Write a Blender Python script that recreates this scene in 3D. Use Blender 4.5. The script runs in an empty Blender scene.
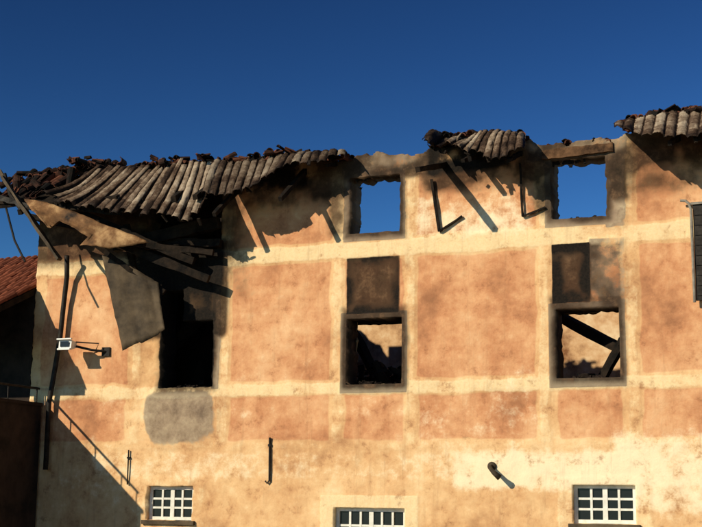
import bpy, math, random
import numpy as np
from mathutils import Vector, Matrix
random.seed(7); np.random.seed(7)
S=bpy.context.scene
try:
    S.view_settings.view_transform='Standard'; S.view_settings.look='None'; S.view_settings.exposure=0
except Exception: pass

# ------------------------------------------------------------ helpers
def link(o,parent=None):
    bpy.context.collection.objects.link(o)
    if parent: o.parent=parent
    return o
def empty(name):
    e=bpy.data.objects.new(name,None); e.empty_display_size=0.2
    return link(e)
def mesh(name,V,F,mat,parent=None,smooth=False):
    m=bpy.data.meshes.new(name); m.from_pydata([tuple(v) for v in V],[],[tuple(f) for f in F]); m.update()
    if mat: m.materials.append(mat)
    if smooth:
        for p in m.polygons: p.use_smooth=True
    return link(bpy.data.objects.new(name,m),parent)
class Acc:
    def __init__(s): s.V=[];s.F=[]
    def add(s,V,F):
        n=len(s.V); s.V+= [tuple(v) for v in V]; s.F+=[tuple(i+n for i in f) for f in F]
    def box(s,x0,x1,y0,y1,z0,z1):
        s.add([(x0,y0,z0),(x1,y0,z0),(x1,y1,z0),(x0,y1,z0),(x0,y0,z1),(x1,y0,z1),(x1,y1,z1),(x0,y1,z1)],
              [(0,3,2,1),(4,5,6,7),(0,1,5,4),(1,2,6,5),(2,3,7,6),(3,0,4,7)])
    def beam(s,p0,p1,w,h,seg=6,jit=0.012,taper=1.0):
        p0=Vector(p0);p1=Vector(p1);d=(p1-p0).normalized()
        up=Vector((0,0,1)) if abs(d.z)<.95 else Vector((0,1,0))
        a=d.cross(up).normalized(); b=a.cross(d).normalized()
        V=[];F=[]
        for i in range(seg+1):
            t=i/seg; c=p0.lerp(p1,t); k=1+(taper-1)*t
            for (sa,sb) in ((-1,-1),(1,-1),(1,1),(-1,1)):
                V.append(c+a*(sa*w/2*k+random.uniform(-jit,jit))+b*(sb*h/2*k+random.uniform(-jit,jit)))
            if i:
                n=4*i
                for j in range(4):
                    F.append((n-4+j,n-4+(j+1)%4,n+(j+1)%4,n+j))
        F.append((3,2,1,0)); n=4*seg; F.append((n,n+1,n+2,n+3))
        s.add(V,F)
    def tube(s,pts,r,n=10,caps=True):
        pts=[Vector(p) for p in pts]; V=[];F=[]
        for i,p in enumerate(pts):
            d=(pts[min(i+1,len(pts)-1)]-pts[max(i-1,0)]).normalized()
            up=Vector((0,1,0)) if abs(d.y)<.9 else Vector((1,0,0))
            a=d.cross(up).normalized(); b=a.cross(d).normalized()
            rr=r[i] if isinstance(r,(list,tuple)) else r
            for j in range(n):
                t=2*math.pi*j/n; V.append(p+a*math.cos(t)*rr+b*math.sin(t)*rr)
            if i:
                k=n*i
                for j in range(n): F.append((k-n+j,k-n+(j+1)%n,k+(j+1)%n,k+j))
        if caps:
            F.append(tuple(range(n-1,-1,-1))); k=n*(len(pts)-1); F.append(tuple(range(k,k+n)))
        s.add(V,F)
    def make(s,name,mat,parent=None,smooth=False): return mesh(name,s.V,s.F,mat,parent,smooth)

def lat(seed,nx,nz): return np.random.RandomState(seed).rand(nx,nz)
def vnoise(X,Z,freq,seed):
    L=lat(seed,128,128); x=(X+50)*freq; z=(Z+50)*freq
    xi=np.floor(x).astype(int); zi=np.floor(z).astype(int); fx=x-xi; fz=z-zi
    fx=fx*fx*(3-2*fx); fz=fz*fz*(3-2*fz)
    a=L[xi%128,zi%128];b=L[(xi+1)%128,zi%128];c=L[xi%128,(zi+1)%128];d=L[(xi+1)%128,(zi+1)%128]
    return (a*(1-fx)+b*fx)*(1-fz)+(c*(1-fx)+d*fx)*fz
def fbm(X,Z,freq,seed,o=4):
    r=0;w=.5;t=0
    for i in range(o): r=r+w*vnoise(X,Z,freq*2**i,seed+i); t+=w; w*=.55
    return r/t

# ------------------------------------------------------------ materials
def newmat(name):
    m=bpy.data.materials.new(name); m.use_nodes=True; nt=m.node_tree
    b=nt.nodes['Principled BSDF']; b.inputs['Roughness'].default_value=.9
    b.inputs['Specular IOR Level'].default_value=.15
    return m,nt,b
def N(nt,t,**k):
    n=nt.nodes.new(t)
    for a,v in k.items(): setattr(n,a,v)
    return n
def noise(nt,scale,detail=6,rough=.6,vec=None,dist=0):
    n=N(nt,'ShaderNodeTexNoise'); n.inputs['Scale'].default_value=scale; n.inputs['Detail'].default_value=detail
    n.inputs['Roughness'].default_value=rough; n.inputs['Distortion'].default_value=dist
    if vec is not None: nt.links.new(vec,n.inputs['Vector'])
    return n.outputs['Fac']
def mth(nt,op,a,b=None,c=None,clamp=False):
    n=N(nt,'ShaderNodeMath',operation=op); n.use_clamp=clamp
    for i,v in enumerate((a,b,c)):
        if v is None: continue
        if isinstance(v,(int,float)): n.inputs[i].default_value=v
        else: nt.links.new(v,n.inputs[i])
    return n.outputs[0]
def ramp(nt,fac,stops):
    r=N(nt,'ShaderNodeValToRGB'); e=r.color_ramp.elements
    while len(e)<len(stops): e.new(.5)
    for i,(p,c) in enumerate(stops): e[i].position=p; e[i].color=(*c,1) if len(c)==3 else c
    nt.links.new(fac,r.inputs[0]); return r.outputs[0]
def mix(nt,f,a,b,bt='MIX'):
    n=N(nt,'ShaderNodeMix',data_type='RGBA',blend_type=bt)
    for i,v in ((0,f),(6,a),(7,b)):
        if isinstance(v,(int,float)): n.inputs[i].default_value=v
        elif isinstance(v,tuple): n.inputs[i].default_value=(*v,1)
        else: nt.links.new(v,n.inputs[i])
    return n.outputs[2]
def bump(nt,b,h,strength=.4,dist=.02):
    n=N(nt,'ShaderNodeBump'); n.inputs['Strength'].default_value=strength; n.inputs['Distance'].default_value=dist
    nt.links.new(h,n.inputs['Height']); nt.links.new(n.outputs[0],b.inputs['Normal'])
def smst(nt,v,lo,hi):
    n=N(nt,'ShaderNodeMapRange',interpolation_type='SMOOTHSTEP')
    nt.links.new(v,n.inputs[0]); n.inputs[1].default_value=lo; n.inputs[2].default_value=hi
    return n.outputs[0]
def simple(name,c1,c2,scale=4,rough=.9,bs=.3,bd=.01,metal=0,stretch=None,c3=None,island=0):
    m,nt,b=newmat(name); co=N(nt,'ShaderNodeTexCoord').outputs['Object']
    if stretch:
        mp=N(nt,'ShaderNodeMapping'); mp.inputs['Scale'].default_value=stretch; nt.links.new(co,mp.inputs[0]); co=mp.outputs[0]
    f=noise(nt,scale,6,.65,co)
    if island:
        gi=N(nt,'ShaderNodeNewGeometry').outputs['Random Per Island']
        f=mth(nt,'ADD',f,mth(nt,'MULTIPLY',mth(nt,'SUBTRACT',gi,.5),island))
    st=[(.35,c1),(.65,c2)] if c3 is None else [(.33,c1),(.52,c2),(.68,c3)]
    nt.links.new(ramp(nt,f,st),b.inputs['Base Color']); b.inputs['Roughness'].default_value=rough; b.inputs['Metallic'].default_value=metal
    bump(nt,b,noise(nt,scale*6,4,.7,co),bs,bd)
    return m

def plaster_material():
    m,nt,b=newmat('weathered_ochre_plaster')
    co=N(nt,'ShaderNodeTexCoord').outputs['Object']
    A=N(nt,'ShaderNodeAttribute',attribute_name='A'); B=N(nt,'ShaderNodeAttribute',attribute_name='B')
    sa=N(nt,'ShaderNodeSeparateColor'); sb=N(nt,'ShaderNodeSeparateColor')
    nt.links.new(A.outputs['Color'],sa.inputs[0]); nt.links.new(B.outputs['Color'],sb.inputs[0])
    cream,soot,grey=sa.outputs; pale,panel,black=sb.outputs
    big=noise(nt,.8,5,.62,co,.0); med=noise(nt,3.6,7,.72,co,.0); fine=noise(nt,26,5,.75,co)
    mp=N(nt,'ShaderNodeMapping'); mp.inputs['Scale'].default_value=(6,6,.45); mp.inputs['Location'].default_value=(3,2,1); nt.links.new(co,mp.inputs[0])
    streak=noise(nt,1.3,5,.75,mp.outputs[0])
    mixn=mth(nt,'ADD',mth(nt,'MULTIPLY',big,.6),mth(nt,'MULTIPLY',med,.4))
    base=ramp(nt,mixn,[(.36,(.47,.235,.105)),(.46,(.64,.37,.175)),(.54,(.74,.475,.24)),(.64,(.82,.60,.34))])
    orange=ramp(nt,mixn,[(.36,(.36,.145,.068)),(.45,(.53,.235,.11)),(.53,(.65,.335,.165)),(.64,(.76,.47,.255))])
    def msk(v,n,amt=.7,lo=.38,hi=.62):
        s=mth(nt,'MULTIPLY_ADD',n,amt,v); s=mth(nt,'SUBTRACT',s,amt*.5)
        return smst(nt,s,lo,hi)
    c=mix(nt,mth(nt,'MULTIPLY',msk(panel,med,1.1,.2,.7),.95),base,orange)
    c=mix(nt,mth(nt,'MULTIPLY',msk(cream,med,1.7,.30,.85),.82),c,ramp(nt,fine,[(.3,(.76,.55,.29)),(.7,(.87,.70,.42))]))
    c=mix(nt,mth(nt,'MULTIPLY',msk(pale,med,1.6,.35,.9),.85),c,(.88,.75,.51))
    c=mix(nt,mth(nt,'MULTIPLY',smst(nt,streak,.52,.74),.26),c,(.28,.135,.065))
    c=mix(nt,mth(nt,'MULTIPLY',smst(nt,med,.60,.76),.24),c,(.84,.66,.42))
    c=mix(nt,mth(nt,'MULTIPLY',smst(nt,mth(nt,'SUBTRACT',1.0,med),.55,.70),.55),c,(.27,.125,.06))
    c=mix(nt,mth(nt,'MULTIPLY',smst(nt,mth(nt,'SUBTRACT',1.0,big),.54,.66),.30),c,(.28,.14,.072))
    c=mix(nt,mth(nt,'MULTIPLY',smst(nt,fine,.60,.72),.32),c,(.24,.125,.065))
    c=mix(nt,mth(nt,'MULTIPLY',smst(nt,mth(nt,'SUBTRACT',1.0,fine),.62,.74),.25),c,(.88,.74,.52))
    c=mix(nt,mth(nt,'MULTIPLY',msk(grey,med,.8),.84),c,ramp(nt,med,[(.3,(.12,.095,.07)),(.5,(.25,.20,.145)),(.7,(.42,.34,.235))]))
    c=mix(nt,mth(nt,'MULTIPLY',smst(nt,mth(nt,'MULTIPLY_ADD',med,1.2,mth(nt,'SUBTRACT',soot,.6)),.2,.9),.93),c,ramp(nt,med,[(.36,(.012,.008,.005)),(.52,(.035,.019,.011)),(.66,(.12,.065,.034))]))
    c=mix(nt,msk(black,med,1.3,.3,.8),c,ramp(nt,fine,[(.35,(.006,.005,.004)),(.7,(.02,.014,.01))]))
    nt.links.new(c,b.inputs['Base Color'])
    h=mth(nt,'MULTIPLY_ADD',fine,.35,mth(nt,'MULTIPLY',med,.8)); bump(nt,b,h,.5,.03)
    return m
M_pl=plaster_material()
M_int=simple('interior_burnt_plaster',(.20,.09,.04),(.58,.36,.19),1.9,c3=(.74,.56,.35))
M_soot=simple('sooty_masonry',(.004,.0035,.003),(.022,.014,.01),2.5)
M_wood=simple('charred_timber',(.004,.0035,.003),(.026,.017,.011),6,bs=.6)
M_lint=simple('scorched_lintel_timber',(.03,.016,.009),(.17,.09,.045),5,bs=.5)
M_tile=simple('burnt_clay_tile',(.006,.005,.004),(.034,.015,.010),5,c3=(.13,.048,.027),island=.42)
M_redtile=simple('red_clay_tile',(.12,.034,.018),(.23,.068,.034),6,island=.3)
def metalmat(name='rusted_corrugated_metal',k=1.0):
    m,nt,b=newmat(name); co=N(nt,'ShaderNodeTexCoord').outputs['Object']
    at=N(nt,'ShaderNodeAttribute',attribute_name='strip'); fa=at.outputs['Fac']
    n1=noise(nt,2.4,6,.7,co); n2=noise(nt,18,5,.7,co)
    f=mth(nt,'ADD',mth(nt,'MULTIPLY',n1,.75),mth(nt,'MULTIPLY',n2,.25))
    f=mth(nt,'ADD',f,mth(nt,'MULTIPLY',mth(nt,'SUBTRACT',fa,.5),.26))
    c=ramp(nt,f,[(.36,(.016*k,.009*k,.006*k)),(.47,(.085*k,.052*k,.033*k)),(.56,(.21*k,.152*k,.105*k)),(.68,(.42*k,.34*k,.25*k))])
    nt.links.new(c,b.inputs['Base Color']); b.inputs['Roughness'].default_value=.7
    bump(nt,b,n2,.3,.01); return m
M_metal=metalmat(); M_metal2=metalmat('charred_corrugated_metal',.65)
M_tan=simple('scorched_flashing_metal',(.012,.008,.006),(.20,.10,.042),2.2,rough=.7,c3=(.52,.32,.15))
M_dull=simple('dull_hanging_metal',(.03,.022,.015),(.12,.085,.05),2.4,rough=.7)
M_pipe=simple('dark_pipe_metal',(.012,.010,.009),(.035,.03,.025),8,rough=.6,metal=.2)
M_zinc=simple('zinc_edge_metal',(.14,.12,.10),(.30,.27,.22),6,rough=.6)
M_white=simple('white_window_paint',(.62,.60,.52),(.80,.78,.70),9,rough=.6,bs=.15)
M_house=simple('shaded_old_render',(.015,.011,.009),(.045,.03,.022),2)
M_ground=simple('packed_earth_and_gravel',(.10,.085,.065),(.22,.19,.15),1.2,bs=.6,bd=.05)
M_lampw=simple('lamp_housing_enamel',(.7,.7,.66),(.82,.82,.78),10,rough=.5)
def glassm():
    m,nt,b=newmat('old_window_glass'); b.inputs['Base Color'].default_value=(.010,.011,.012,1)
    b.inputs['Roughness'].default_value=.2; b.inputs['Specular IOR Level'].default_value=.3; return m
M_glass=glassm()

# ------------------------------------------------------------ burned building
BB=empty('burned_building')
UP=[(-.47,.43,6.96,7.93),(2.99,3.87,6.97,7.94),(6.5,7.45,6.97,7.9)]
LO=[(-4.04,-3.01,4.42,5.60),(-.51,.47,4.41,5.51),(3.03,4.02,4.43,5.52),(6.5,7.5,4.43,5.52)]
GW=[(-4.22,-3.32,2.15,2.73),(-.70,.53,1.15,2.41),(3.24,4.20,2.22,2.81),(6.5,7.5,2.2,2.8)]
GAP=(-4.42,-2.90,6.90,9.0)
OP=UP+LO+GW+[GAP,(-4.04,-3.62,5.55,6.15)]
def grid(a,b,s): return list(np.arange(a,b,s))
xs=np.array(grid(-6.75,6.3,.025)+grid(6.3,12.01,.08)); zs=np.array(grid(0,1.1,.1)+grid(1.1,8.75,.025))
for o in OP:
    for v in o[:2]: xs[np.argmin(abs(xs-v))]=v
    for v in o[2:]:
        if v<8.7: zs[np.argmin(abs(zs-v))]=v
nx,nz=len(xs),len(zs)
XX,ZZ=np.meshgrid(xs,zs,indexing='ij')
tp=np.interp(xs,[-6.75,-4.5,-2.9,-1.6,-.6,-.5,.45,.9,1.0,2.66,2.9,4.03,4.2,6,12],
                [8.25,8.25,8.30,8.33,8.30,8.30,8.27,8.25,8.34,8.30,8.20,8.22,8.30,8.3,8.3])
tp=tp+(vnoise(xs,xs*0,3.0,3)-.5)*.08+(vnoise(xs,xs*0,11,4)-.5)*.08
def soft(x0,x1,z0,z1,f=.05,X=None,Z=None):
    X=XX if X is None else X; Z=ZZ if Z is None else Z
    dx=np.maximum(np.maximum(x0-X,X-x1),0); dz=np.maximum(np.maximum(z0-Z,Z-z1),0)
    return np.clip(1-np.sqrt(dx*dx+dz*dz)/f,0,1)
WX=XX+(fbm(XX,ZZ,2.0,201)-.5)*.12; WZ=ZZ+(fbm(XX,ZZ,2.2,231)-.5)*.10
sw=lambda a,b,c,d,f=.05: soft(a,b,c,d,f,WX,WZ)
def mx(*a):
    r=a[0]
    for b in a[1:]: r=np.maximum(r,b)
    return r
n1=fbm(XX,ZZ,1.3,11); n2=fbm(XX,ZZ,.6,31); n3=fbm(XX,ZZ,5,51); n4=fbm(XX,ZZ,2.2,91)
strips=[sw(a,b,3.45,8.3,.04)*.58 for a,b in ((-2.90,-2.72),(-.76,-.60),(.54,.68),(2.78,2.90),(4.14,4.28),(-4.62,-4.48),(6.2,6.35),(7.6,7.75))]
cream=mx(sw(-7,12,6.56,6.80,.05),sw(-7,12,4.27,4.44,.05)*.95,*strips,
  sw(-7,12,3.38,3.46,.04)*.4, soft(-.93,.74,1,2.60,.03), sw(3.02,4.42,2.0,2.92,.05)*.7, sw(-4.4,-3.1,1.9,2.86,.05)*.5)
cream*=np.clip(.25+n1*1.4,0,1)
panel=np.zeros_like(XX)
for a,b in ((-6.5,-4.75),(-2.62,-.85),(-.5,.45),(.78,2.68),(3.1,4.0),(4.38,6.1),(7.9,11)):
    for c,d in ((6.9,8.0),(4.54,6.46),(3.54,4.2)):
        panel=mx(panel,sw(a,b,c,d,.06))
panel*=np.clip(.35+n2*1.5,0,1)
pale=mx(sw(-5.3,12,2.92,3.26,.2)*(.1+1.0*n2), sw(1.4,6.6,2.82,3.22,.25)*(.45+.75*n1), soft(.8,2.6,6.85,7.4,.3)*.9*n1,
        soft(-2.6,2.6,3.9,4.55,.35)*.6*n1, sw(4.0,6,2.5,3.4,.4)*1.1*n2, soft(-6.5,-4,2.3,4.2,.4)*.6*n4,
        soft(.8,3,3,4,.4)*.65*n4)
grey=np.zeros_like(XX)
for (x0,x1,z0,z1) in UP+LO[1:]: grey=mx(grey,soft(x0-.10,x1+.09,z0-.13,z1+.09,.02))
q=(abs((WX+3.63)/.70))**5+(abs((WZ-4.05)/np.where(WZ>4.05,.33,.60)))**(3.0)
blob=np.clip(1.35-q*.75+(n4-.5)*.7,0,1)
grey=mx(grey,blob*.85,soft(3.6,4.12,5.6,6.6,.05)*(.1+.9*n4),
        soft(3.87,4.14,6.8,8.3,.06)*(.35+.8*n4),soft(-.62,.95,8.0,8.4,.06)*.6, soft(2.6,4.2,7.95,8.4,.08)*.6, soft(-3.02,-2.88,4.4,6.5,.03)*.8)
fr=soft
ed=lambda x0,x1,z0,z1,w: np.clip(1-np.minimum(np.minimum(XX-x0,x1-XX),np.minimum(ZZ-z0,z1-ZZ))/w,0,1)*((XX>x0-.02)&(XX<x1+.02)&(ZZ>z0-.02)&(ZZ<z1+.02))
soot=mx(fr(-.50,.41,5.60,6.52,.04)*(.85+.45*n3), fr(3.01,3.58,5.64,6.53,.05)*(.95+.5*n3), fr(3.58,4.05,5.6,6.5,.08)*1.2*n4,
        fr(-4.45,-2.85,5.4,6.95,.2)*1.3, fr(-2.95,-.9,7.7,8.4,.4)*1.0*n4*1.8, fr(1.0,2.95,7.75,8.4,.35)*1.1*n4*1.8,
        fr(2.6,4.3,7.9,8.4,.25)*.9*n4*1.7, fr(4.2,7,7.8,8.4,.4)*1.0*n4*1.7, fr(-6.8,-4.4,7.0,8.4,.5)*1.1, fr(-.7,.9,7.95,8.4,.2)*1.05*n4*1.5,
        fr(-.80,-.47,7.0,8.3,.18)*1.5*n4, fr(2.78,3.0,7.1,8.3,.22)*1.5*n4, fr(3.85,4.15,7.3,8.3,.22)*1.35*n4, fr(-2.9,-2.4,6.0,8.2,.3)*1.0*n4, fr(4.2,5.2,7.4,8.3,.3)*n4*1.0,
        *[soft(x0-.03,x1+.03,z0-.03,z1+.15,.16)*(.40+.75*n4) for (x0,x1,z0,z1) in UP+LO])
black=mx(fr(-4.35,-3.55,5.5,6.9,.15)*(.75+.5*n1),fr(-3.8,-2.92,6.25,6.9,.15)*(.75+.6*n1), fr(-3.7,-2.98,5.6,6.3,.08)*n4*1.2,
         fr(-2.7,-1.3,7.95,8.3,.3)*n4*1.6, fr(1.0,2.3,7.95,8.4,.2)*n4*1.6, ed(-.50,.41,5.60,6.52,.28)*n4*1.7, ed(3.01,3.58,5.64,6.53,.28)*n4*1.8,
         fr(-4.75,-4.3,6.2,7.2,.25)*(.6+.5*n1), fr(-4.06,-3.0,4.44,5.7,.03)*1.2)  # last patch paints the shade of the lower-left window reveal as black
rel=np.clip(cream*1.2,0,1)*.010+np.clip(grey*2,0,1)*.014+(n3-.5)*.014+(n1-.5)*.02-np.clip(soot,0,1)*.006
YY=-rel
wob=.006
XW=XX+(vnoise(XX,ZZ,6,71)-.5)*wob*(ZZ>3); ZW=ZZ+(vnoise(XX,ZZ,7,72)-.5)*wob*(ZZ>3)
chip=(fbm(XX,ZZ,9,77,3)-.5)*.05*((ZZ>6.85)|(XX<-2.8)); XW=XW+chip; ZW=ZW+chip*.6
ZW=np.minimum(ZW,tp[:,None])
V=np.stack([XW,YY,ZW],-1).reshape(-1,3)
xc=(xs[:-1]+xs[1:])/2; zc=(zs[:-1]+zs[1:])/2
XC,ZC=np.meshgrid(xc,zc,indexing='ij')
keep=ZC<np.minimum(tp[:-1],tp[1:])[:,None]
keep&=(zs[:-1][None,:]<np.minimum(tp[:-1],tp[1:])[:,None]-.004)
for (x0,x1,z0,z1) in OP: keep&=~((XC>x0)&(XC<x1)&(ZC>z0)&(ZC<z1))
I,J=np.nonzero(keep)
idx=lambda i,j:i*nz+j
F=np.stack([idx(I,J),idx(I+1,J),idx(I+1,J+1),idx(I,J+1)],-1)
m=bpy.data.meshes.new('facade')
used=np.unique(F); rm=-np.ones(nx*nz,int); rm[used]=np.arange(len(used)); F=rm[F]; V=V[used]
m.vertices.add(len(V)); m.vertices.foreach_set('co',V.astype(np.float32).ravel())
m.loops.add(F.size); m.loops.foreach_set('vertex_index',F.astype(np.int32).ravel())
m.polygons.add(len(F)); m.polygons.foreach_set('loop_start',np.arange(0,F.size,4,dtype=np.int32))
try: m.polygons.foreach_set('loop_total',np.full(len(F),4,dtype=np.int32))
except Exception: pass
m.update(calc_edges=True); m.validate()
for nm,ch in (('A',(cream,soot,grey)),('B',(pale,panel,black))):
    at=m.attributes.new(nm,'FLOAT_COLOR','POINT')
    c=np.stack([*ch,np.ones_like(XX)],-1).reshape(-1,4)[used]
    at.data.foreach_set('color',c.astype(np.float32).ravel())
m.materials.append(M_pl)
fac=link(bpy.data.objects.new('facade',m),BB)
sd=fac.modifiers.new('thickness','SOLIDIFY'); sd.thickness=.5; sd.offset=-1

def ragwall(name,x0,x1,y,z0,top,openings,mat,th=.3,seed=1,axis='x'):
    st=.1; us=np.arange(x0,x1+1e-6,st); zz=np.arange(z0,top+.4,st)
    t=top+(vnoise(us,us*0,1.2,seed)-.5)*.5+(vnoise(us,us*0,5,seed+1)-.5)*.2
    VV=[];FF=[]
    for i,u in enumerate(us):
        for z in zz:
            zc_=min(z,t[i]); VV.append((u,y,zc_) if axis=='x' else (y,u,zc_))
    n=len(zz)
    for i in range(len(us)-1):
        for j in range(n-1):
            if zz[j]>=min(t[i],t[i+1])-.01: continue
            uc=us[i]+st/2; zc_=zz[j]+st/2
            if any(a<uc<b and c<zc_<d for a,b,c,d in openings): continue
            a,b,c,d=i*n+j,(i+1)*n+j,(i+1)*n+j+1,i*n+j+1
            FF.append((a,b,c,d))
    o=mesh(name,VV,FF,mat,BB); s=o.modifiers.new('t','SOLIDIFY'); s.thickness=th; s.offset=-1 ; return o
ragwall('rear_wall',-6.7,12,6.0,0,7.2,[(1.2,1.7,3.9,5.0)],M_int,.35,5)
ragwall('partition_wall',.6,6.3,-4.75,0,8.1,[],M_soot,.3,9,'y')
ragwall('partition_wall_b',.6,6.0,5.6,0,6.3,[],M_int,.3,19,'y')
a=Acc(); a.box(-6.75,-6.4,.55,6.3,0,7.3); a.make('end_wall',M_soot,BB)
a=Acc(); a.box(-6.3,11.9,.51,5.95,3.75,3.95); a.make('burnt_floor_slab',M_soot,BB)
a=Acc(); a.box(-4.7,-2.6,1.6,1.8,3.95,8.15); a.make('chimney_breast',M_soot,BB)
a=Acc()
for (cx,cy,cz,rx,h,cnt) in ((-.35,1.2,3.95,.8,1.0,120),(3.3,1.3,3.95,.7,.6,60),(-3.7,1.1,3.95,.8,.7,60),(-1.0,2.8,3.95,1.1,1.15,80),(-.2,.25,4.41,.35,.07,26),(3.5,.25,4.43,.35,.06,26),(-3.5,.25,4.42,.4,.06,20),(3.4,.25,6.97,.35,.03,14),(0,.25,6.96,.35,.03,14)):
    for k in range(cnt):
        u=random.gauss(0,.45); v=random.gauss(0,.4); r=max(0,1-(u*u+v*v)*.9)
        z=cz+h*r*random.uniform(.3,1); s=random.uniform(.03,.13)*(1 if h>.2 else .45)
        p=Vector((cx+u*rx,cy+v*rx*(1 if h>.2 else .35),z)); d=Vector((random.uniform(-1,1),random.uniform(-1,1),random.uniform(-.5,.5))).normalized()
        a.beam(p-d*s,p+d*s*1.5,s,s*.7,1,.02)
a.make('charred_rubble',M_soot,BB)
a=Acc()
a.beam((2.2,1.9,5.95),(3.9,.8,4.95),.17,.15)
a.beam((3.95,.75,5.1),(3.45,.9,4.3),.12,.12)
a.beam((-1.6,2.4,6.1),(-.2,.9,4.4),.13,.15)
a.beam((-1.2,1.0,5.62),(1.0,1.1,5.64),.16,.16)
a.beam((-4.6,.9,5.0),(-3.0,.7,6.4),.15,.15)
a.beam((-4.6,.8,7.0),(-2.9,.8,7.5),.16,.18)
a.beam((-4.6,.6,7.7),(-2.6,.6,7.9),.22,.5)
a.make('fallen_beam_cluster',M_wood,BB)
a=Acc(); a.beam((2.86,-.012,8.03),(4.0,-.012,8.06),.10,.15,14,.012); a.make('window_lintel',M_lint,BB)
a=Acc()
for k in range(14):
    x=random.uniform(3.02,3.5); a.beam((x,.1,7.97),(x+random.uniform(-.05,.05),.1,7.97-random.uniform(.03,.16)),.05,.03,2,.008)
for k in range(8):
    x=random.uniform(-.45,-.1); a.beam((x,.1,7.96),(x+random.uniform(-.05,.05),.1,7.96-random.uniform(.02,.09)),.05,.03,2,.008)
a.make('hanging_lath_scraps',M_wood,BB)

# rafters
a=Acc()
for (x,z0,k,L,w) in ((1.20,8.02,.30,1.35,.09),(-1.32,8.12,.72,1.0,.08),(-2.58,7.92,.72,.92,.08),(2.5,8.1,.4,.8,.07),
                   (1.75,8.12,.35,.75,.07),(-1.9,8.12,.35,.7,.08),(-.75,8.2,.3,.4,.06),(5.0,8.12,.35,.9,.08),(5.6,8.12,.35,.9,.08),(6.2,8.1,.35,.9,.08)):
    a.beam((x,.25,z0+k*.25),(x,-L,z0-k*L),w,w*1.1,7,.008,.8)
for x in (-6.6,-6.1,-5.6,-5.1,-4.6,-4.0,-3.4,-2.95):
    a.beam((x,.3,8.25),(x+random.uniform(-.08,.08),-.85,7.60),.09,.1,6,.01)
a.beam((1.0,-.05,7.78),(1.13,-.05,6.89),.045,.03,6,.006)
a.beam((1.13,-.05,6.89),(1.52,-.04,7.12),.04,.03,4,.006)
a.beam((2.50,-.05,7.93),(2.53,-.05,7.04),.03,.03,6,.005)
a.beam((2.53,-.05,7.04),(2.90,-.04,7.17),.03,.03,3,.005)
a.beam((-5.75,-.95,7.40),(-2.95,-.35,6.25),.13,.14,12,.02)
a.beam((-5.5,-.75,7.55),(-3.3,-.25,6.6),.13,.14,10,.02)
a.beam((-5.0,-.65,7.0),(-2.95,-.2,6.75),.10,.10,10,.02)
a.beam((-4.9,-.9,6.85),(-3.75,-.45,6.05),.12,.08,8,.02)
a.beam((-4.6,-.15,7.1),(-2.85,-.1,6.92),.12,.12,10,.02)
a.beam((-4.9,-.3,6.95),(-2.9,-.12,7.3),.14,.2,10,.02)
a.beam((-4.55,-.5,7.3),(-4.35,-.3,6.0),.10,.09,8,.02)
a.beam((-7.2,-.9,7.85),(-4.4,-.9,7.45),.08,.13,10,.02)
a.beam((-6.2,-1.0,7.45),(-4.0,-.75,6.85),.10,.10,10,.02)
for (x0,z0,x1,z1) in ((-5.9,8.55,-5.62,8.74),(-5.5,8.5,-5.3,8.66),(-4.0,8.4,-3.75,8.58),(-1.75,8.4,-1.45,8.56),(-2.3,8.4,-2.1,8.5),(1.25,8.4,1.45,8.56),(2.0,8.42,2.25,8.54),(-6.5,8.4,-6.35,8.6),(5.0,8.5,5.2,8.62),(4.5,8.45,4.4,8.58)):
    a.beam((x0,.1,z0),(x1,.15,z1),.07,.06,3,.015,.5)
a.make('rafters_and_fallen_timbers',M_wood,BB)

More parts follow.
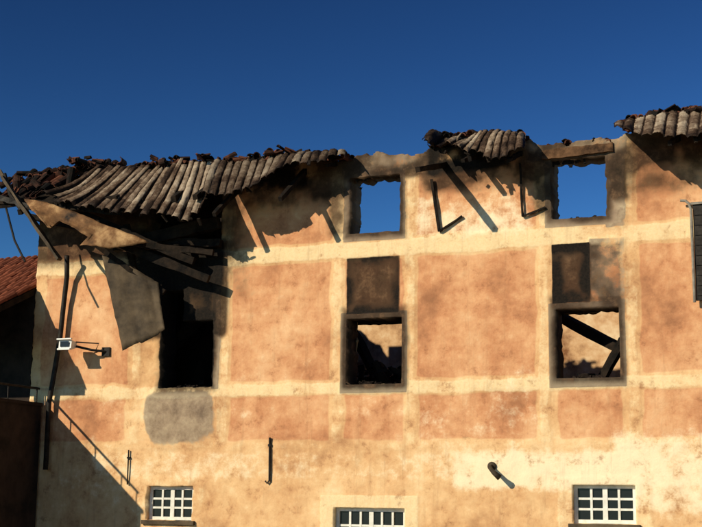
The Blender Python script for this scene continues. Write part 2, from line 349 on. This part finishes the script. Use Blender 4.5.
# ------------------------------------------------------------ corrugated sheets
def sheet(name,top,bot,mat,period=.17,amp=.035,nv=14,sag=.06,rag=.06,seed=0,lift=.02,trag=0):
    rs=np.random.RandomState(seed)
    top=np.array(top,float); bot=np.array(bot,float)
    def par(P):
        d=np.r_[0,np.cumsum(np.linalg.norm(np.diff(P,axis=0),axis=1))]; return d/d[-1],d[-1]
    tt,lt=par(top); tb,lb=par(bot); Lm=max(lt,lb); nu=int(Lm/period*10)+2
    u=np.linspace(0,1,nu); T=np.stack([np.interp(u,tt,top[:,k]) for k in range(3)],-1); B=np.stack([np.interp(u,tb,bot[:,k]) for k in range(3)],-1)
    ns=int(Lm/period)+1; ro=rs.rand(ns+3); so=rs.rand(ns+3); co=rs.rand(ns+3); to=rs.rand(ns+3)
    ph0=np.cumsum(rs.uniform(-.03,.03,nu))*.6
    Vv=[];Ff=[];At=[]
    for i in range(nu):
        s=max(0,u[i]*Lm/period+ph0[i]); k=min(int(s),ns); e=1-rag*(ro[k]**2*1.6)/max(.2,np.linalg.norm(B[i]-T[i]))
        du=(B[min(i+1,nu-1)]+T[min(i+1,nu-1)]-B[max(i-1,0)]-T[max(i-1,0)]); dv=B[i]-T[i]
        n=np.cross(du,dv); n/= (np.linalg.norm(n)+1e-9)
        if n[1]>0: n=-n
        ph=s-k; w=abs(math.sin(math.pi*min(1,ph)))**.5
        tg=trag*(to[k]-.6)
        for j in range(nv+1):
            v=j/nv; v2=tg+(e-tg)*v; p=T[i]+(B[i]-T[i])*v2
            p=p+n*(amp*w+ lift*(so[k]-.5)*(v+.3))
            p=p+np.array([0,0,-1])*sag*math.sin(math.pi*v)*(.6+.8*math.sin(u[i]*7+seed))
            p=p+rs.normal(0,.004,3)
            Vv.append(tuple(p)); At.append(co[k]*.8+.2*w-(.9 if w<.55 else 0)-(.35*max(0,v-.7)/.3))  # narrow valleys coloured darker: shadow between corrugations painted into the strip value
    for i in range(nu-1):
        for j in range(nv): q=i*(nv+1)+j; Ff.append((q,q+nv+1,q+nv+2,q+1))
    o=mesh(name,Vv,Ff,mat,BB,True)
    at=o.data.attributes.new('strip','FLOAT','POINT'); at.data.foreach_set('value',np.array(At,np.float32))
    s=o.modifiers.new('t','SOLIDIFY'); s.thickness=.008; return o
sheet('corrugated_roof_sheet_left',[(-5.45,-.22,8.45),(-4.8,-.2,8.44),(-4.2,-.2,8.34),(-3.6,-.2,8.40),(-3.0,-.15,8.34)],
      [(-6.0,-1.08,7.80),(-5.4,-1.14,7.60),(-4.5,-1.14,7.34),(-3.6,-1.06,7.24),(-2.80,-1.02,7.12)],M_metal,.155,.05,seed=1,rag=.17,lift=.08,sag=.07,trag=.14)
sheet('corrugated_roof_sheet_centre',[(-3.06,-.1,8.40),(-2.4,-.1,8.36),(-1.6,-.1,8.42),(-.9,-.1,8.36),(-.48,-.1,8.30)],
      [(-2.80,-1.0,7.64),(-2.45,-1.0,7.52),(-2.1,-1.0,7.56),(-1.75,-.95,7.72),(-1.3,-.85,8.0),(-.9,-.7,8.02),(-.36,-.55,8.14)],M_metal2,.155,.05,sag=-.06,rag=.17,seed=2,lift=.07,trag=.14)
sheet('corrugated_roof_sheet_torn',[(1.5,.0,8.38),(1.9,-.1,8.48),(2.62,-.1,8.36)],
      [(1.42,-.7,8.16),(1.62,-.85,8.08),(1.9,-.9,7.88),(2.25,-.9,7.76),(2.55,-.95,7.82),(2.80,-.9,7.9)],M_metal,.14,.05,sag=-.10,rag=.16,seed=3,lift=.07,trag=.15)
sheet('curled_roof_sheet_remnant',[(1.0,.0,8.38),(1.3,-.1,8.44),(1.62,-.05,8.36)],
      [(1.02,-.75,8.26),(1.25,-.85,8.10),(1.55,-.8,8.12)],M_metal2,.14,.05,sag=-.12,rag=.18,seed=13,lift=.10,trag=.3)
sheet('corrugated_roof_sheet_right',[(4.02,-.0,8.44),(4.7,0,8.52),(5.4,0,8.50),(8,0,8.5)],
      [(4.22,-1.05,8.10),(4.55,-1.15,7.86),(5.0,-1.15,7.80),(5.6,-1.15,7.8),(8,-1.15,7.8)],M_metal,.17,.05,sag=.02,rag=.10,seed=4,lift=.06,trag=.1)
sheet('scorched_flashing_sheet',[(-6.3,-1.12,7.74),(-5.4,-1.14,7.50),(-4.7,-1.04,7.20),(-3.85,-.85,6.86)],
      [(-5.95,-1.35,7.45),(-5.6,-1.4,7.12),(-5.05,-1.3,6.80),(-4.5,-1.1,6.74)],M_tan,.9,.06,sag=.05,rag=.2,seed=5)
sheet('hanging_metal_panel',[(-4.80,-.85,6.70),(-4.3,-.7,6.5),(-3.82,-.55,6.2)],
      [(-4.34,-.75,4.98),(-4.0,-.7,5.14),(-3.62,-.6,5.34)],M_dull,.5,.02,sag=.03,rag=.03,seed=6)

# ------------------------------------------------------------ clay tiles
def tile(acc,p,ang,pitch,roll,L=.40,r=.085,up=True):
    n=5; VV=[];FF=[]
    R=Matrix.Rotation(ang,3,'Z')@Matrix.Rotation(pitch,3,'X')@Matrix.Rotation(roll,3,'Y')
    for e,(y,rr) in enumerate(((-L/2,r),(L/2,r*.8))):
        for lay in (0,.016):
            for k in range(n+1):
                t=math.pi*k/n; q=Vector(((rr-lay)*math.cos(t),y,(rr-lay)*math.sin(t)*(1 if up else -1)))
                VV.append(R@q+Vector(p))
    m_=n+1
    for k in range(n):
        FF+= [(k,k+1,2*m_+k+1,2*m_+k),(m_+k+1,m_+k,3*m_+k,3*m_+k+1),(k+1,k,m_+k,m_+k+1),(2*m_+k,2*m_+k+1,3*m_+k+1,3*m_+k)]
    FF+=[(0,2*m_,3*m_,m_),(n,m_+n,3*m_+n,2*m_+n)]
    acc.add(VV,FF)
a=Acc()
for i in range(19):
    x=-7.55+i*.165
    for j in range(5):
        y=-.85+j*.28; z=7.84+(y+1.0)*.60+ (x+6)*.02
        if x>-6.05+(y+1)*.75: continue
        if random.random()<.10: continue
        wild=random.random()<.45
        tile(a,(x+random.uniform(-.04,.04),y,z+random.uniform(-.01,.04)+(.04 if wild else 0)),math.pi+random.gauss(0,.6 if wild else .1),-.54+random.gauss(0,.25 if wild else .05),random.gauss(0,.35 if wild else .05),L=random.uniform(.2,.4),up=random.random()<.8)
def heap(x0,x1,z,cnt,sp=.06,y0=-.35,y1=.5,sz=1):
    for k in range(cnt):
        x=random.uniform(x0,x1)
        zz=np.interp(x,[x0,x1],z) if isinstance(z,(tuple,list)) else z
        tile(a,(x,random.uniform(y0,y1),zz+abs(random.gauss(0,sp))),random.uniform(0,6.28),random.gauss(-.1,.3),random.gauss(0,.4),L=random.uniform(.08,.26)*sz,r=random.uniform(.04,.075),up=random.random()<.7)
heap(-7.1,-5.2,(8.30,8.58),130,.07,-.2,.4)
heap(-6.0,-5.5,8.56,30,.06)
heap(-5.3,-2.9,(8.42,8.34),170,.045,-.15,.35)
heap(-4.3,-3.6,8.42,34,.06)
heap(-3.3,-3.0,8.40,10,.05)
heap(-2.9,-1.4,8.35,120,.04,-.15,.35)
heap(-2.0,-1.3,8.40,30,.05)
heap(-1.4,-.5,(8.35,8.27),60,.03,-.15,.35)
heap(.98,1.8,(8.36,8.38),90,.05,-.2,.35,.9)
heap(1.0,1.6,8.42,26,.06,-.1,.3)
heap(1.7,2.6,(8.40,8.32),60,.035,-.1,.35)
heap(2.7,4.0,8.17,40,.02,.05,.4)
heap(4.15,8,(8.44,8.48),240,.05,-.1,.4)
heap(4.7,5.6,8.52,30,.05,-.1,.4)
a.make('roof_tile_debris',M_tile,BB)
V2=[];F2=[]
for i in range(13):
    x=-7.6+i*.26
    for (y,z) in ((-.97,7.72),(-.4,8.04),(.35,8.44)): V2.append((x,y+random.uniform(-.02,.02),z+random.uniform(-.03,.0)))
    if i:
        q=3*i; F2+=[(q-3,q,q+1,q-2),(q-2,q+1,q+2,q-1)]
o=mesh('sagging_roof_deck',V2,F2,M_wood,BB); s=o.modifiers.new('t','SOLIDIFY'); s.thickness=.04
a=Acc()
for (x0,x1,y,c) in ((-6.4,-2.8,-.95,26),(-2.7,-.6,-.8,6),(1.05,2.8,-.75,6),(4.3,6.5,-1.0,4)):
    for k in range(c):
        x=random.uniform(x0,x1); z={-6.4:np.interp(x,[-6.4,-2.8],[7.75,7.15]),-2.7:np.interp(x,[-2.7,-1.75,-1.3,-.6],[7.6,7.75,8.0,8.05]),1.05:np.interp(x,[1.05,2.2,2.8],[8.1,7.85,7.85]),4.3:7.82}[x0]
        l=random.uniform(.03,.13); a.beam((x,y,z+.04),(x+random.gauss(0,.06),y+random.gauss(0,.05),z+.04-l),.05,.025,2,.008)
a.make('charred_lath_fringe',M_wood,BB)

# ------------------------------------------------------------ ground floor windows
def window(x0,x1,z0,z1,nc,nr,nm):
    a=Acc(); y0,y1=.10,.17; f=.06
    a.box(x0+.004,x0+f,y0,y1,z0,z1); a.box(x1-f,x1-.004,y0,y1,z0,z1)
    a.box(x0+f,x1-f,y0,y1,z1-f,z1-.004); a.box(x0+f,x1-f,y0,y1,z0+.004,z0+f)
    W=x1-x0-2*f; H=z1-z0-2*f
    for i in range(1,nc):
        w=.075 if i*2==nc else .036
        xx=x0+f+W*i/nc; a.box(xx-w/2,xx+w/2,y0+.008,y1-.01,z0+f,z1-f)
    for j in range(1,nr):
        zz=z0+f+H*j/nr; a.box(x0+f,x1-f,y0+.012,y1-.014,zz-.018,zz+.018)
    a.make('window_frame'+nm,M_white,BB)
    g=Acc(); g.box(x0+f*.5,x1-f*.5,.135,.141,z0+f*.5,z1-f*.5); g.make('window_glass'+nm,M_glass,BB)
    s=Acc(); s.box(x0-.06,x1+.06,-.06,.09,z0-.07,z0-.002); s.make('window_sill'+nm,M_dull,BB)
window(*GW[0],4,3,'_a'); window(*GW[1],6,5,'_b'); window(*GW[2],4,3,'_c'); window(*GW[3],4,3,'_d')

# ------------------------------------------------------------ neighbouring house with porch roof and raised landing
NH=empty('neighbouring_house')
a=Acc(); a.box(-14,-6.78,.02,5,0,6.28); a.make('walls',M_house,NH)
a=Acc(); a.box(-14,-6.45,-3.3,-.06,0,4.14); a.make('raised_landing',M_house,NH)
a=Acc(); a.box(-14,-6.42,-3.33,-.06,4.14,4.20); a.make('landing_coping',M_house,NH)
def zr(y): return 6.33+.45*y
V3=[];F3=[]
for x in (-14,-6.77):
    for y in (-1.85,2.2): V3.append((x,y,zr(y)))
V3+= [(v[0],v[1],v[2]-.12) for v in V3]
F3=[(0,2,3,1),(4,5,7,6),(0,4,6,2),(1,3,7,5),(2,6,7,3),(0,1,5,4)]
mesh('roof_deck',V3,F3,M_wood,NH)
a=Acc()
for i in range(40):
    x=-6.84-i*.17
    for j in range(12):
        y=-1.7+j*.34
        tile(a,(x+random.uniform(-.015,.015),y+random.uniform(-.02,.02),zr(y)+.02+random.uniform(0,.02)),math.pi+random.gauss(0,.04),-.42-.04,0,L=.42,r=.085)
a.make('roof_tiles',M_redtile,NH)
a=Acc()
for x in (-7.6,-9.5): a.box(x-.07,x+.07,-1.7,-1.56,4.2,5.5)
a.make('porch_posts',M_wood,NH)
RL=empty('landing_handrail')
a=Acc(); a.tube([(-6.5,-.08,4.46),(-6.5,-3.25,4.46)],.022,8)
for y in (-.15,-1.0,-1.85,-2.7,-3.2): a.tube([(-6.5,y,4.2),(-6.5,y,4.46)],.014,6)
a.make('rail_and_posts',M_pipe,RL)

# ------------------------------------------------------------ gutters, pipes, fittings
GU=empty('broken_gutter')
a=Acc()
a.beam((-6.95,-1.0,8.37),(-6.75,-1.0,8.05),.07,.05,4,.01)
a.beam((-6.85,-1.05,8.22),(-5.50,-1.1,6.62),.11,.05,12,.012)
a.make('gutter_length',M_dull,GU)
a=Acc()
a.beam((-6.9,-1.0,7.86),(-6.2,-1.02,7.62),.10,.10,6,.02)
a.tube([(-6.62,-1.2,7.6),(-6.4,-1.2,7.0),(-6.15,-1.2,6.6)],.02,8)
a.tube([(-6.85,-1.0,8.3),(-6.7,-1,7.9),(-6.45,-1.0,7.6)],.035,8)
a.make('gutter_brackets',M_pipe,GU)
DP=empty('downpipe')
a=Acc()
a.tube([(-5.90,-.3,6.85),(-5.98,-.15,6.5),(-6.04,-.12,6.0),(-6.08,-.12,5.4),(-6.16,-.12,4.8),(-6.25,-.12,4.2),(-6.25,-.12,3.0)],.045,10)
a.make('pipe_run',M_pipe,DP,True)
# dark metal shutter standing off the wall at the right, with a pale bent edge strip
SH=empty('metal_shutter')
a=Acc(); a.box(5.20,6.05,-.10,-.06,5.55,7.02)
for k in range(9): a.box(5.22,6.03,-.115,-.101,5.62+k*.155,5.70+k*.155)
a.make('shutter_leaf',M_pipe,SH)
a=Acc(); a.tube([(5.02,-.12,7.10),(5.10,-.12,7.09),(5.15,-.12,7.04),(5.175,-.12,6.95),(5.18,-.12,5.52)],.022,8)
a.box(5.17,6.07,-.13,-.03,7.025,7.06); a.make('edge_strip',M_zinc,SH)
FL=empty('floodlight')
a=Acc(); a.tube([(-5.15,-.02,5.10),(-5.35,-.2,5.12),(-5.60,-.32,5.18)],.022,8); a.box(-5.24,-5.08,-.035,-.005,5.02,5.18)
a.tube([(-5.30,-.15,5.11),(-5.25,-.12,5.24),(-5.62,-.3,5.26)],.012,6)
a.make('bracket_arm',M_pipe,FL)
a=Acc()
V4=[(-5.86,-.48,5.12),(-5.60,-.48,5.10),(-5.60,-.46,5.28),(-5.86,-.46,5.30),(-5.82,-.26,5.17),(-5.62,-.26,5.16),(-5.62,-.26,5.25),(-5.82,-.26,5.26)]
a.add(V4,[(0,1,2,3),(1,5,6,2),(5,4,7,6),(4,0,3,7),(3,2,6,7),(4,5,1,0)]); a.box(-5.88,-5.58,-.52,-.475,5.285,5.31)
a.box(-5.86,-5.60,-.52,-.482,5.10,5.13)
a.make('lamp_housing',M_lampw,FL)
a=Acc(); a.box(-5.82,-5.64,-.492,-.484,5.16,5.25); a.make('lamp_glass',M_glass,FL)
RD=empty('iron_tie_rod')
a=Acc(); a.tube([(-1.87,-.03,3.55),(-1.86,-.03,2.82)],.018,8); a.box(-1.90,-1.84,-.035,.0,3.40,3.44); a.tube([(-1.86,-.03,2.84),(-1.90,-.04,2.79),(-1.93,-.04,2.83)],.015,6); a.make('rod',M_pipe,RD)
RD=empty('iron_tie_rod')
a=Acc(); a.tube([(-4.60,-.03,3.35),(-4.60,-.03,2.75)],.013,8); a.box(-4.63,-4.57,-.035,0,3.2,3.23); a.make('rod',M_pipe,RD)
WB=empty('wall_bracket')
a=Acc(); a.tube([(1.98,-.01,3.08),(1.98,-.16,3.06),(2.06,-.22,2.98),(2.16,-.22,2.90)],[.03,.03,.035,.05],8); a.tube([(1.98,.0,3.08),(1.98,-.03,3.08)],.07,12)
a.make('fitting',M_dull,WB,True)

# ------------------------------------------------------------ ground
mesh('ground',[(-600,-300,0),(600,-300,0),(600,900,0),(-600,900,0)],[(0,1,2,3)],M_ground)

# ------------------------------------------------------------ light
d=Vector((.65,1.0,-.57)).normalized()
el=math.asin(-d.z); az=math.atan2(-d.x,-d.y)
w=bpy.data.worlds.new('World'); S.world=w; w.use_nodes=True; nt=w.node_tree
bg=nt.nodes['Background']
sk=nt.nodes.new('ShaderNodeTexSky'); sk.sky_type='NISHITA'; sk.sun_disc=False; sk.sun_elevation=el; sk.sun_rotation=az%(2*math.pi)
sk.air_density=1.0; sk.dust_density=0.0; sk.ozone_density=3.0; sk.altitude=1500
g=nt.nodes.new('ShaderNodeGamma'); g.inputs[1].default_value=2.1
nt.links.new(sk.outputs[0],g.inputs[0])
cm=nt.nodes.new('ShaderNodeMix'); cm.data_type='RGBA'; cm.blend_type='MULTIPLY'; cm.inputs[0].default_value=1
nt.links.new(g.outputs[0],cm.inputs[6]); cm.inputs[7].default_value=(.115,.137,.122,1)
nt.links.new(cm.outputs[2],bg.inputs[0]); bg.inputs[1].default_value=.1
L=bpy.data.lights.new('sun','SUN'); L.energy=5.0; L.angle=math.radians(.5); L.color=(1,.89,.68)
lo=link(bpy.data.objects.new('sun',L)); lo.rotation_euler=d.to_track_quat('-Z','Y').to_euler()

# ------------------------------------------------------------ camera
cd=bpy.data.cameras.new('camera'); cam=link(bpy.data.objects.new('camera',cd)); S.camera=cam
cd.sensor_fit='HORIZONTAL'; cd.sensor_width=36; cd.lens=1300/702*36; cd.clip_end=3000
X=Vector((.92891,.37016,.01069)); Y=Vector((.05535,-.16732,.98434)); Z=Vector((.36616,-.91377,-.17591))
R=Matrix((X,Y,Z)).transposed().to_4x4(); R.translation=Vector((7.57,-20,2.6)); cam.matrix_world=R
